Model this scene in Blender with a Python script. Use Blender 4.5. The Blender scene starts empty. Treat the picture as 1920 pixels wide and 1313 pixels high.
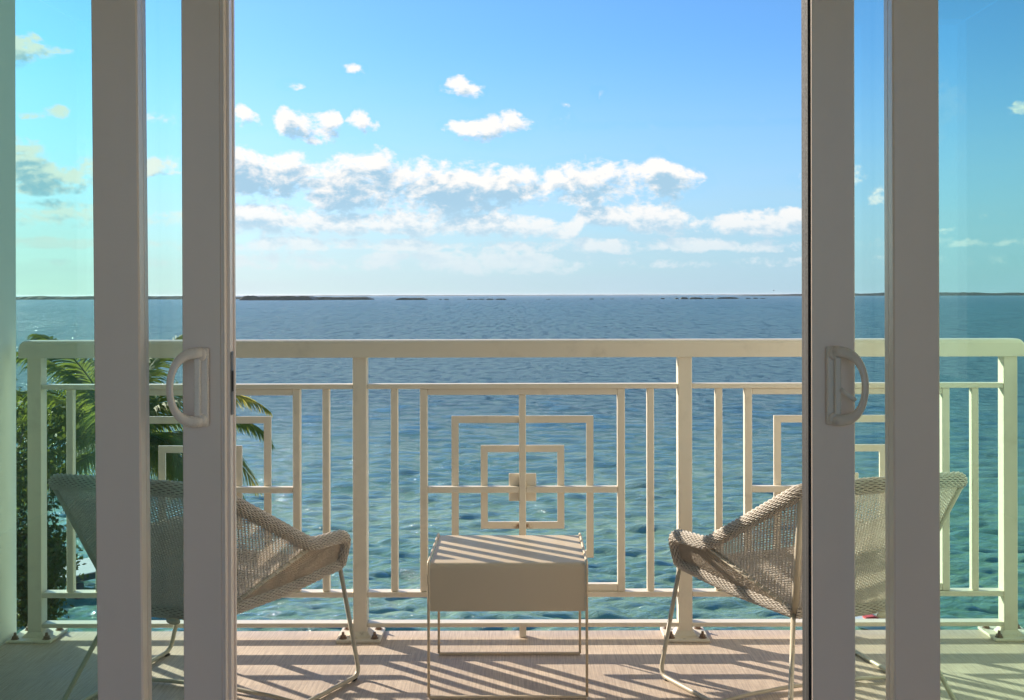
import bpy, bmesh, math, random
import numpy as np
from mathutils import Vector, Matrix
random.seed(7); rng = np.random.default_rng(7)
R = math.radians
sc = bpy.context.scene
col = sc.collection

# ------------------------------------------------------------------ camera
F = 2084.0            # focal length in pixels of a 1920 px wide picture
CX, HY = 979.0, 553.0 # where the view axis and the horizon fall
EYE = 1.23
cam = bpy.data.objects.new('camera', bpy.data.cameras.new('camera'))
col.objects.link(cam); sc.camera = cam
cam.location = (0, 0, EYE)
cam.rotation_euler = (R(90), R(0.12), 0)
cam.data.sensor_width = 36; cam.data.lens = F / 1920 * 36
cam.data.shift_x = -(CX - 960) / 1920
cam.data.shift_y = -(656.5 - HY) / 1920
cam.data.clip_start = 0.05; cam.data.clip_end = 60000

# ------------------------------------------------------------------ node helper
class NT:
    def __init__(s, nt):
        s.nt = nt; s.n = nt.nodes; s.l = nt.links
    def node(s, t, **kw):
        nd = s.n.new(t)
        for k, v in kw.items(): setattr(nd, k, v)
        return nd
    def put(s, sock, v):
        if v is None: return
        if isinstance(v, (int, float)): sock.default_value = v
        elif isinstance(v, (tuple, list)):
            v = tuple(v)
            if len(sock.default_value) == 4 and len(v) == 3: v = v + (1,)
            sock.default_value = v
        else: s.l.new(v, sock)
    def m(s, op, a, b=None, c=None, clamp=False):
        nd = s.node('ShaderNodeMath', operation=op, use_clamp=clamp)
        for i, v in enumerate((a, b, c)): 
            if v is not None: s.put(nd.inputs[i], v)
        return nd.outputs[0]
    def vm(s, op, a, b=None):
        nd = s.node('ShaderNodeVectorMath', operation=op)
        s.put(nd.inputs[0], a)
        if b is not None: s.put(nd.inputs[1], b)
        return nd.outputs[0]
    def mix(s, f, a, b, blend='MIX'):
        nd = s.node('ShaderNodeMix', data_type='RGBA', blend_type=blend)
        s.put(nd.inputs[0], f); s.put(nd.inputs[6], a); s.put(nd.inputs[7], b)
        return nd.outputs[2]
    def ss(s, x, lo, hi, a=0.0, b=1.0, kind='SMOOTHSTEP'):
        nd = s.node('ShaderNodeMapRange', interpolation_type=kind)
        s.put(nd.inputs[0], x); s.put(nd.inputs[1], lo); s.put(nd.inputs[2], hi); s.put(nd.inputs[3], a); s.put(nd.inputs[4], b)
        return nd.outputs[0]
    def xyz(s, x, y, z):
        nd = s.node('ShaderNodeCombineXYZ')
        s.put(nd.inputs[0], x); s.put(nd.inputs[1], y); s.put(nd.inputs[2], z)
        return nd.outputs[0]
    def sep(s, v):
        nd = s.node('ShaderNodeSeparateXYZ'); s.put(nd.inputs[0], v); return nd.outputs
    def noise(s, v, scale, detail=3, rough=.5, lac=2.0, dist=0.0):
        nd = s.node('ShaderNodeTexNoise')
        s.put(nd.inputs['Vector'], v); s.put(nd.inputs['Scale'], scale); s.put(nd.inputs['Detail'], detail)
        s.put(nd.inputs['Roughness'], rough); s.put(nd.inputs['Lacunarity'], lac); s.put(nd.inputs['Distortion'], dist)
        return nd.outputs[0]

# ------------------------------------------------------------------ sun and sky
SUN_EL, SUN_AZ = 22.6, 50.4        # azimuth counted to the left of straight ahead
sun = bpy.data.objects.new('sun', bpy.data.lights.new('sun', 'SUN')); col.objects.link(sun)
sun.data.energy = 5.0; sun.data.angle = R(0.5); sun.data.color = (1.0, .875, .72)
sd = Vector((-math.sin(R(SUN_AZ))*math.cos(R(SUN_EL)), math.cos(R(SUN_AZ))*math.cos(R(SUN_EL)), math.sin(R(SUN_EL))))
sun.rotation_euler = sd.to_track_quat('Z', 'Y').to_euler()
sun.location = (-6, 8, 6)

world = bpy.data.worlds.new('World'); sc.world = world; world.use_nodes = True
W = NT(world.node_tree); W.n.clear()
sky = W.node('ShaderNodeTexSky', sky_type='NISHITA', sun_disc=False)
sky.sun_elevation = R(SUN_EL); sky.sun_rotation = R(-SUN_AZ)
sky.air_density = 1.0; sky.dust_density = 0.6; sky.ozone_density = 1.6
co = W.node('ShaderNodeTexCoord').outputs['Generated']
dx, dy, dz = W.sep(co)
az = W.m('ARCTAN2', dx, dy)
el = W.m('ARCSINE', dz)
# banks of cloud, each a strip at one height over the horizon: (px row, [(px column, weight, reach up, reach down), ...])
BANKS = [
 (140, [(-60,.9,28,30),(20,1.,25,26),(68,1.05,33,18),(105,.9,16,12),(128,.3,8,6),(150,.45,7,8),(165,0,5,5),(640,0,6,6),(652,.6,9,6),(664,.85,14,8),(684,.5,8,6),(694,0,5,5)]),
 (172, [(520,0,6,6),(532,.7,8,7),(552,.8,10,8),(570,.4,6,6),(580,0,4,4),(815,0,8,6),(830,.75,12,8),(848,.9,20,10),(866,1.1,24,18),(885,.95,16,22),(905,.5,6,18),(915,0,5,5),(1110,0,4,4),(1124,.5,0.5,24),(1140,0,4,4)]),
 (240, [(30,.4,4,12),(62,.5,8,10),(90,.6,10,10),(112,.9,20,12),(134,.5,8,8),(145,0,5,5),(425,.4,20,15),(455,.9,30,16),(490,.6,12,10),(506,.15,8,8),(528,1.0,34,24),(552,.9,22,30),(585,.85,14,40),(632,1.05,24,30),(648,.35,5,20),(664,.9,30,12),(684,1.0,26,22),(704,.5,10,10),(720,0,5,5),
   (818,0,6,6),(842,.75,10,10),(880,.95,12,24),(925,.95,20,28),(962,1.0,30,16),(995,.65,14,10),(1008,0,5,5),(1050,.1,40,6),(1066,.5,42,5),(1085,.1,5,5),(1885,0,5,5),(1905,.7,14,6),(1960,.8,14,8)]),
 (345, [(30,1.1,60,26),(75,1.05,50,30),(115,.85,28,28),(160,1.0,45,24),(185,1.0,50,20),(235,.5,15,12),(300,.6,42,-8),(345,.55,42,2),(440,1.05,60,30),(505,1.05,52,48),(560,1.1,62,30),(605,.9,34,50),(650,1.1,60,60),(700,1.2,66,55),(760,1.0,46,60),
   (800,1.15,42,62),(870,1.25,40,64),(940,1.15,36,52),(1000,1.0,30,40),(1060,1.05,42,34),(1110,.95,46,48),(1160,1.0,36,52),(1205,.9,34,54),(1238,1.15,58,40),(1268,.8,34,36),(1310,.6,26,16),(1350,0,8,8),(1475,0,5,5),(1500,.5,10,18),(1560,0,8,8),(1605,.75,26,20),(1650,0,5,5)]),
 (420, [(-60,1.02,20,20),(30,0.90,22,18),(110,0.96,30,16),(190,0.90,25,14),(300,0.68,20,12),(440,1.13,34,32),(505,1.19,38,26),(570,1.07,28,26),(625,1.02,18,22),(700,1.07,22,20),(790,1.13,26,26),(850,1.02,18,24),(930,1.07,22,26),(1000,1.02,12,30),(1070,0.90,8,32),(1100,0.96,34,4),(1150,1.13,42,10),(1205,1.19,40,16),
   (1260,1.07,30,22),(1300,0.96,18,22),(1330,0.68,10,28),(1375,1.07,20,28),(1430,1.13,24,26),(1500,1.02,24,24),(1545,0.45,12,14),(1612,0,62,-28),(1640,0.70,60,-26),(1665,0.23,58,-28),(1690,0,58,-28),(1765,0.56,-18,28),(1850,0.23,8,10),(1980,0.45,12,12)]),
 (462, [(-60,0.78,10,10),(120,0.78,10,8),(300,0.65,10,10),(450,0.78,14,10),(560,1.04,22,8),(640,0.78,12,8),(760,0.98,14,10),(860,0.65,10,10),(960,0.78,10,14),(1090,0.98,14,12),(1200,0.78,10,14),(1330,0.98,16,14),(1440,0.78,8,14),(1560,0.52,8,8),(1980,0.26,8,8)]),
 (495, [(300,0.39,8,8),(430,0.78,14,10),(560,0.72,26,10),(640,0.45,10,10),(720,0.85,24,12),(800,0.91,24,12),(900,1.04,34,18),(1000,0.98,26,20),(1080,0.78,14,18),(1140,0.39,8,10),(1300,0.52,8,8),(1450,0.45,10,8),(1980,0.13,8,8)]),
]
RSC = 90.0
def density(u, v, detail):
    P = W.xyz(u, W.m('MULTIPLY', v, 1.55), 0.0)
    n1 = W.m('ADD', W.m('MULTIPLY', W.noise(P, 26.0, detail, .62, 2.1, 0.3), .72), W.m('MULTIPLY', W.noise(P, 95.0, 4, .6, 2.1, .2), .28))
    M = 0.0
    ups = W.m('MULTIPLY_ADD', W.m('TANGENT', u), F/2400.0, (CX+160)/2400.0)
    for py, stops in BANKS:
        rp = W.node('ShaderNodeValToRGB'); cr = rp.color_ramp; cr.interpolation = 'EASE'
        while len(cr.elements) < len(stops): cr.elements.new(.5)
        for e_, (px, w, up, dn) in zip(cr.elements, stops): e_.position = 0
        for e_, (px, w, up, dn) in zip(cr.elements, stops):
            e_.position = (px+160)/2400.0; e_.color = (w/1.5, (up+40)/RSC/1.6, (dn+40)/RSC/1.6, 1)
        W.put(rp.inputs[0], ups)
        sc3 = W.node('ShaderNodeSeparateColor'); W.l.new(rp.outputs[0], sc3.inputs[0])
        t = W.m('MULTIPLY', W.m('SUBTRACT', v, (HY-py)/F), F)
        up = W.m('MULTIPLY_ADD', sc3.outputs[1], RSC*1.6, -40.0); dn = W.m('MULTIPLY_ADD', sc3.outputs[2], RSC*1.6, -40.0)
        mid = W.m('MULTIPLY', W.m('SUBTRACT', up, dn), .5); half = W.m('MULTIPLY_ADD', W.m('ADD', up, dn), .62, 2.0)
        q = W.m('DIVIDE', W.m('SUBTRACT', t, mid), half)
        g = W.m('MULTIPLY', W.m('MAXIMUM', W.m('SUBTRACT', 1.0, W.m('MULTIPLY', q, q)), 0.0), W.m('MULTIPLY', sc3.outputs[0], 1.5))
        M = W.m('MAXIMUM', M, g)
    return M, n1
def shape(M, n1, u, v, n2):
    away = W.ss(W.m('ABSOLUTE', u), .50, .62)
    low = W.m('MULTIPLY', W.ss(v, .02, .05), W.ss(v, .22, .12))
    M = W.m('MULTIPLY', M, W.m('SUBTRACT', 1.0, away))
    M = W.m('MAXIMUM', M, W.m('MULTIPLY', W.m('MULTIPLY', away, low), W.ss(n2, .42, .60, 0.0, .95)))
    f = W.m('ADD', W.m('SUBTRACT', M, .33), W.m('MULTIPLY', W.m('SUBTRACT', n1, .5), 4.3))
    return W.m('MULTIPLY', f, W.ss(M, 0.0, .22))
n2 = W.noise(W.xyz(az, W.m('MULTIPLY', el, 1.7), 0.0), 7.0, 2, .5)
M1, n1 = density(az, el, 7)
u2, v2 = W.m('ADD', az, -.006), W.m('ADD', el, .0115)
M2, nb = density(u2, v2, 5)
D1 = shape(M1, n1, az, el, n2); D2 = shape(M2, nb, u2, v2, n2)
alpha = W.ss(D1, -.05, .62)
thin = W.ss(el, .02, .10, .66, 1.0)               # low banks are far off and veiled
alpha = W.m('MULTIPLY', alpha, thin)
lit = W.ss(D2, .95, .10)
ccol = W.mix(lit, (.40, .62, .79), (1.0, .975, .945))
ccol = W.mix(W.ss(el, .085, .01), ccol, (.76, .85, .90))
skyc = W.node('ShaderNodeVectorMath', operation='SCALE'); W.put(skyc.inputs[0], sky.outputs[0]); skyc.inputs[3].default_value = 0.13
base = W.mix(1.0, skyc.outputs[0], (.52, .96, 1.45), 'MULTIPLY')
# haze near the horizon, brighter on the sun's side
wisp = W.noise(W.xyz(az, W.m('MULTIPLY', el, 6.0), 3.0), 9.0, 4, .6)
hz = W.m('MULTIPLY', W.ss(el, .235, -.03), W.ss(wisp, .2, .8, .8, 1.0))
glow = W.ss(az, .45, -.55)
hazec = W.mix(glow, (.44, .64, .80), (.74, .84, .87))
hazec = W.mix(W.ss(W.m('ABSOLUTE', az), .8, 2.2), hazec, (.80, .83, .85))   # fully lit haze on the side away from the sun
base = W.mix(W.m('MULTIPLY', hz, .95), base, hazec)
fin = W.mix(alpha, base, ccol)
bg = W.node('ShaderNodeBackground'); W.put(bg.inputs[0], fin); bg.inputs[1].default_value = 0.595
wo = W.node('ShaderNodeOutputWorld'); W.l.new(bg.outputs[0], wo.inputs[0])
world.cycles.sampling_method = 'MANUAL'; world.cycles.sample_map_resolution = 1024

sc.view_settings.view_transform = 'Standard'; sc.view_settings.look = 'None'
sc.view_settings.exposure = 0.80; sc.view_settings.gamma = 1.0
sc.view_settings.use_curve_mapping = False
sc.render.engine = 'CYCLES'
sc.cycles.max_bounces = 10; sc.cycles.transparent_max_bounces = 24; sc.cycles.diffuse_bounces = 5
sc.cycles.caustics_reflective = False; sc.cycles.caustics_refractive = False

# ------------------------------------------------------------------ materials
def mat(name):
    m = bpy.data.materials.new(name); m.use_nodes = True
    t = NT(m.node_tree); t.n.clear()
    t.out = t.node('ShaderNodeOutputMaterial')
    return m, t
def principled(t, color, rough=.5, normal=None, metal=0.0, ior=1.5, spec=.5):
    p = t.node('ShaderNodeBsdfPrincipled')
    t.put(p.inputs['Base Color'], color); t.put(p.inputs['Roughness'], rough)
    t.put(p.inputs['Metallic'], metal); t.put(p.inputs['IOR'], ior); t.put(p.inputs['Specular IOR Level'], spec)
    if normal is not None: t.l.new(normal, p.inputs['Normal'])
    return p
def bump(t, h, strength=.3, dist=.01):
    b = t.node('ShaderNodeBump'); t.put(b.inputs['Height'], h); t.put(b.inputs['Strength'], strength); t.put(b.inputs['Distance'], dist)
    return b.outputs[0]
def ocoord(t): return t.node('ShaderNodeTexCoord').outputs['Object']
def wpos(t): return t.node('ShaderNodeNewGeometry').outputs['Position']
def paint(name, c, rough=.4, scale=120, bs=.08, dirt=.12, dirtcol=(.25,.2,.14), dscale=9):
    m, t = mat(name); p = wpos(t)
    n = t.noise(p, scale, 4, .6); d = t.noise(p, dscale, 6, .65)
    f = t.ss(d, .52, .8, 0, dirt)
    cc = t.mix(f, c, dirtcol)
    v = t.noise(p, 2.3, 3); cc = t.mix(t.ss(v, .3, .7, 0, .12), cc, tuple(x*.8 for x in c))
    b = principled(t, cc, t.ss(n, .3, .7, rough*.85, rough*1.2, 'LINEAR'), bump(t, n, bs, .002))
    t.l.new(b.outputs[0], t.out.inputs[0]); return m
M_rail = paint('railing_cream_paint', (.79,.71,.575), .38, 90, .12, .28)
M_plate = paint('weathered_plate_paint', (.74,.67,.54), .5, 60, .3, .8, (.22,.16,.10), 34)
M_alu = paint('door_frame_paint', (.89,.745,.655), .22, 500, .10, .04)
M_handle = paint('handle_enamel', (.90,.80,.72), .28, 300, .03, .03)
M_handle2 = paint('handle_grey_enamel', (.78,.70,.62), .30, 300, .03, .03)
M_rubber = paint('black_rubber', (.012,.011,.011), .7, 300, .3, .1)
M_fuzz = paint('brush_seal', (.03,.028,.027), .95, 900, .8, .3, (.3,.28,.26), 300)
M_lock = paint('lock_steel', (.10,.09,.085), .35, 300, .1, .4, (.3,.26,.22), 90)
M_wall = paint('side_wall_stucco', (.74,.78,.74), .85, 70, .35, .06)
M_room = paint('room_wall_paint', (.90,.74,.56), .9, 60, .1, .02)
M_roomf = paint('room_floor_stone', (.84,.60,.38), .5, 20, .1, .1)
M_table = paint('table_powder_coat', (.60,.49,.345), .45, 600, .10, .03)
M_tube = paint('chair_tube_enamel', (.52,.47,.36), .35, 200, .04, .06)
M_bolt = paint('rusted_bolt', (.20,.13,.09), .6, 400, .5, .6, (.45,.40,.32), 150)
M_dock = paint('dock_concrete', (.62,.62,.60), .85, 4, .2, .3)
M_pile = paint('dock_timber', (.10,.08,.06), .85, 14, .5, .3)
M_bark = paint('tree_bark', (.16,.13,.10), .9, 25, .8, .4)
M_land = paint('shore_soil', (.10,.10,.06), .95, 2, .5, .5)

def rust_paint():
    m, t = mat('cream_paint_with_rust'); p = ocoord(t)
    x, y, z = t.sep(p)
    n = t.noise(p, 55, 5, .65)
    ax = t.m('ABSOLUTE', x)
    near = t.ss(t.m('ADD', ax, t.m('MULTIPLY', t.m('SUBTRACT', n, .5), .05)), .046, .016)
    lowz = t.ss(z, -.125, -.14)
    f = t.m('MULTIPLY', t.m('MULTIPLY', near, lowz), t.ss(n, .35, .6))
    c = t.mix(f, (.79,.71,.575), (.22,.10,.035))
    b = principled(t, c, t.ss(f, 0, 1, .38, .8), bump(t, n, .15, .002)); t.l.new(b.outputs[0], t.out.inputs[0]); return m
M_rust = rust_paint()

def floor_mat():
    m, t = mat('broomed_floor_coating'); p = wpos(t)
    g1 = t.noise(t.vm('MULTIPLY', p, (220, 7, 1)), 1.0, 4, .65)      # brush strokes running towards the sea
    g2 = t.noise(t.vm('MULTIPLY', p, (9, 260, 1)), 1.0, 3, .6)       # faint cross strokes
    blot = t.noise(p, 3.0, 6, .62); spk = t.noise(p, 140, 2)
    c = t.mix(t.ss(blot, .3, .72), (.575,.47,.365), (.70,.58,.455))
    c = t.mix(t.ss(g1, .34, .62, .62, 0), c, (.34,.26,.20))
    c = t.mix(t.ss(g2, .35, .65, .22, 0), c, (.34,.27,.23))
    c = t.mix(t.ss(spk, .70, .78, 0, .8), c, (.12,.09,.08))
    h = t.m('ADD', t.m('MULTIPLY', g1, .7), t.m('ADD', t.m('MULTIPLY', g2, .35), t.m('MULTIPLY', spk, .2)))
    b = principled(t, c, t.ss(blot, .3, .7, .5, .72), bump(t, h, .45, .004)); t.l.new(b.outputs[0], t.out.inputs[0]); return m
M_floor = floor_mat()

def glass_mat():
    m, t = mat('green_tinted_glass')
    tr = t.node('ShaderNodeBsdfTransparent'); t.put(tr.inputs[0], (.892, .982, .950))   # twice per pane: in and out
    gl = t.node('ShaderNodeBsdfGlossy'); t.put(gl.inputs[0], (.9, 1, .93)); t.put(gl.inputs['Roughness'], .004)
    fr = t.node('ShaderNodeFresnel'); t.put(fr.inputs[0], 1.5)
    mx = t.node('ShaderNodeMixShader'); t.l.new(t.m('MULTIPLY', fr.outputs[0], .55), mx.inputs[0]); t.l.new(tr.outputs[0], mx.inputs[1]); t.l.new(gl.outputs[0], mx.inputs[2])
    t.l.new(mx.outputs[0], t.out.inputs[0]); return m
M_glass = glass_mat()

def wicker_mat(name='grey_beige_wicker', tf=.28):
    m, t = mat(name); p = ocoord(t)
    n = t.noise(p, 260, 3, .6); v = t.noise(p, 14, 4)
    c = t.mix(t.ss(n, .3, .7), (.60,.545,.47), (.80,.74,.65))
    c = t.mix(t.ss(v, .35, .75, 0, .35), c, (.46,.41,.34))
    b = principled(t, c, .55, bump(t, n, .3, .001))
    tl = t.node('ShaderNodeBsdfTranslucent'); t.put(tl.inputs[0], (.90,.84,.76))
    mx = t.node('ShaderNodeMixShader'); mx.inputs[0].default_value = tf
    t.l.new(b.outputs[0], mx.inputs[1]); t.l.new(tl.outputs[0], mx.inputs[2]); t.l.new(mx.outputs[0], t.out.inputs[0]); return m
M_wick = wicker_mat()
M_wickt = wicker_mat('thin_light_wicker', .66)
def leaf_mat(name, c1, c2, tcol, tf=.35, scale=6):
    m, t = mat(name); p = ocoord(t)
    n = t.noise(p, scale, 3)
    oi = t.node('ShaderNodeObjectInfo').outputs['Random']
    c = t.mix(t.ss(t.m('ADD', n, t.m('MULTIPLY', oi, .25)), .4, .75), c1, c2)
    b = principled(t, c, .6, spec=.3)
    tl = t.node('ShaderNodeBsdfTranslucent'); t.put(tl.inputs[0], tcol)
    mx = t.node('ShaderNodeMixShader'); mx.inputs[0].default_value = tf
    t.l.new(b.outputs[0], mx.inputs[1]); t.l.new(tl.outputs[0], mx.inputs[2]); t.l.new(mx.outputs[0], t.out.inputs[0]); return m
M_palm = leaf_mat('palm_leaflet', (.035,.065,.018), (.09,.12,.03), (.42,.48,.07), .42)
M_palmy = leaf_mat('yellowing_palm_leaflet', (.12,.12,.03), (.22,.19,.05), (.62,.56,.10), .5)
M_leaf = leaf_mat('broad_tree_leaf', (.03,.055,.016), (.08,.09,.025), (.22,.26,.04), .28)
M_mang = leaf_mat('mangrove_canopy', (.030,.045,.022), (.055,.070,.030), (.05,.07,.02), .05, .15)

def water_mat():
    m, t = mat('sea_water'); p = wpos(t)
    x, y, z = t.sep(p)
    dist = t.m('MAXIMUM', y, 1.0)
    patch = t.noise(t.vm('MULTIPLY', p, (.012, .018, 0)), 1.0, 4, .55)
    depth = t.m('ADD', t.m('LOGARITHM', dist, 10.0), t.m('MULTIPLY', t.m('SUBTRACT', patch, .5), .35))
    weed = t.noise(t.vm('MULTIPLY', p, (.10, .16, 0)), 1.0, 4, .6)
    shallow = t.mix(t.ss(weed, .35, .65), (.13,.265,.175), (.235,.37,.235))
    c = t.mix(t.ss(depth, 1.52, 2.02), shallow, (.045,.115,.125))
    c = t.mix(t.ss(depth, 2.1, 2.9), c, (.035,.115,.12))
    r1 = t.noise(t.vm('MULTIPLY', p, (2.6, 8.0, 2)), 1.0, 5, .66)
    r0 = t.noise(t.vm('MULTIPLY', p, (7.5, 19.0, 2)), 1.0, 3, .6)
    r2 = t.noise(t.vm('MULTIPLY', p, (.28, .9, .5)), 1.0, 5, .58)
    r3 = t.noise(t.vm('MULTIPLY', p, (.05, .085, .1)), 1.0, 6, .62)
    s2 = t.ss(depth, 1.7, 2.2)
    h = t.m('ADD', t.m('MULTIPLY_ADD', r0, .022, t.m('MULTIPLY', r1, .115)), t.m('ADD', t.m('MULTIPLY', t.m('MULTIPLY', r2, s2), .75), t.m('MULTIPLY', t.m('MULTIPLY', r3, t.ss(depth, 2.1, 2.6)), 4.5)))
    nb = bump(t, h, 1.0, 1.0)
    # gusts and wave groups: the mean slope of the facets differs from patch to patch
    q1 = t.noise(t.vm('MULTIPLY', p, (.85, .34, 0)), 1.0, 6, .70)
    q2 = t.noise(t.vm('MULTIPLY', p, (.50, .060, 0)), 1.0, 6, .70)
    q3 = t.noise(t.vm('MULTIPLY', p, (.26, .012, 0)), 1.0, 6, .70)
    g = t.m('ADD', t.m('MULTIPLY', t.m('MULTIPLY', t.m('SUBTRACT', q1, .5), t.ss(depth, 1.75, 2.05)), t.ss(depth, 2.9, 2.3)),
        t.m('ADD', t.m('MULTIPLY', t.m('SUBTRACT', q2, .5), t.ss(depth, 2.1, 2.45)), t.m('MULTIPLY', t.m('SUBTRACT', q3, .5), t.ss(depth, 2.5, 2.9))))
    tilt = t.xyz(0.0, t.m('MULTIPLY', g, -3.6), 0.0)
    nb = t.vm('NORMALIZE', t.vm('ADD', nb, tilt))
    rough = t.ss(depth, 1.6, 3.2, .05, .24, 'LINEAR')
    # light coming back out of the water body does not follow the ripples; only the mirror-like skin does
    body = t.node('ShaderNodeBsdfDiffuse'); t.put(body.inputs['Color'], c); t.put(body.inputs['Normal'], t.vm('NORMALIZE', t.vm('ADD', nb, (0.0, 0.0, .55))))
    skin = t.node('ShaderNodeBsdfGlossy'); t.put(skin.inputs['Color'], (1, 1, 1)); t.put(skin.inputs['Roughness'], rough); t.l.new(nb, skin.inputs['Normal'])
    fr = t.node('ShaderNodeFresnel'); t.put(fr.inputs['IOR'], 1.40); t.l.new(nb, fr.inputs['Normal'])
    mx = t.node('ShaderNodeMixShader'); t.l.new(fr.outputs[0], mx.inputs[0]); t.l.new(body.outputs[0], mx.inputs[1]); t.l.new(skin.outputs[0], mx.inputs[2])
    t.l.new(mx.outputs[0], t.out.inputs[0]); return m
M_sea = water_mat()

# ------------------------------------------------------------------ mesh helpers
def link(o, parent=None):
    col.objects.link(o)
    if parent is not None: o.parent = parent
    return o
def obj(name, me, m=None, parent=None):
    o = bpy.data.objects.new(name, me)
    if m is not None and len(me.materials) == 0: me.materials.append(m)
    return link(o, parent)
def empty(name, loc, label, cat, group=None, rz=0):
    o = bpy.data.objects.new(name, None); o.empty_display_size = .1
    o.location = loc; o.rotation_euler = (0, 0, rz); col.objects.link(o)
    tag(o, label, cat, group); return o
def tag(o, label, cat, group=None):
    o['label'] = label; o['category'] = cat
    if group: o['group'] = group
    return o
def np_mesh(name, verts, faces, smooth=False):
    me = bpy.data.meshes.new(name); me.from_pydata([tuple(v) for v in verts], [], faces); me.update()
    if smooth: me.polygons.foreach_set('use_smooth', [True]*len(me.polygons))
    return me
def box_bm(bm, x0, x1, y0, y1, z0, z1, bev=0.0, seg=2):
    r = bmesh.ops.create_cube(bm, size=1.0)
    vs = r['verts']
    for v in vs:
        v.co = Vector(((x0+x1)/2+v.co.x*(x1-x0), (y0+y1)/2+v.co.y*(y1-y0), (z0+z1)/2+v.co.z*(z1-z0)))
    if bev > 0:
        es = list({e for v in vs for e in v.link_edges})
        bmesh.ops.bevel(bm, geom=es, offset=bev, segments=seg, affect='EDGES', profile=.5)
def bm_obj(name, bm, m, parent=None, smooth=False):
    bmesh.ops.recalc_face_normals(bm, faces=bm.faces)
    me = bpy.data.meshes.new(name); bm.to_mesh(me); bm.free()
    if smooth: me.polygons.foreach_set('use_smooth', [True]*len(me.polygons))
    return obj(name, me, m, parent)
def box(name, x0, x1, y0, y1, z0, z1, m, parent=None, bev=0.0, seg=2):
    bm = bmesh.new(); box_bm(bm, x0, x1, y0, y1, z0, z1, bev, seg)
    return bm_obj(name, bm, m, parent)
def prism(name, prof, z0, z1, m, parent=None):          # closed (x,y) profile drawn upwards
    n = len(prof)
    v = [(x, y, z0) for x, y in prof] + [(x, y, z1) for x, y in prof]
    f = [tuple(range(n))[::-1], tuple(range(n, 2*n))] + [(i, (i+1) % n, n+(i+1) % n, n+i) for i in range(n)]
    bm = bmesh.new(); bv = [bm.verts.new(q) for q in v]
    for q in f: bm.faces.new([bv[i] for i in q])
    return bm_obj(name, bm, m, parent)
def fillet(pts, r, seg=5):
    pts = [Vector(p) for p in pts]; out = [pts[0]]
    for i in range(1, len(pts)-1):
        a, b, c = pts[i-1], pts[i], pts[i+1]
        d1 = (a-b); d2 = (c-b); rr = min(r, d1.length*.45, d2.length*.45)
        p0 = b + d1.normalized()*rr; p1 = b + d2.normalized()*rr
        for k in range(seg+1):
            t = k/seg; out.append(p0*(1-t)**2 + b*2*t*(1-t) + p1*t*t)
    out.append(pts[-1]); return out
def tube(name, pts, r, m, parent=None, sides=10, cap=True, flat=None):
    """round bar through pts; r number or list; flat=(rx, ry) list gives elliptic sections"""
    pts = [Vector(p) for p in pts]; n = len(pts)
    vs, fs = [], []
    T0 = (pts[1]-pts[0]).normalized()
    up = Vector((0, 0, 1)) if abs(T0.z) < .9 else Vector((0, 1, 0))
    N = (up - T0*up.dot(T0)).normalized()
    for i, p in enumerate(pts):
        T = (pts[min(i+1, n-1)]-pts[max(i-1, 0)]).normalized()
        N = (N - T*N.dot(T)).normalized(); B = T.cross(N)
        ra = r[i] if isinstance(r, (list, tuple)) else r
        rx, ry = (flat[i] if flat else (ra, ra))
        for k in range(sides):
            a = 2*math.pi*k/sides
            vs.append(p + N*math.cos(a)*rx + B*math.sin(a)*ry)
    for i in range(n-1):
        for k in range(sides):
            k2 = (k+1) % sides
            fs.append((i*sides+k, i*sides+k2, (i+1)*sides+k2, (i+1)*sides+k))
    if cap: fs += [tuple(range(sides))[::-1], tuple(range((n-1)*sides, n*sides))]
    if name is None: return vs, fs
    me = np_mesh(name, vs, fs, True)
    return obj(name, me, m, parent)

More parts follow.
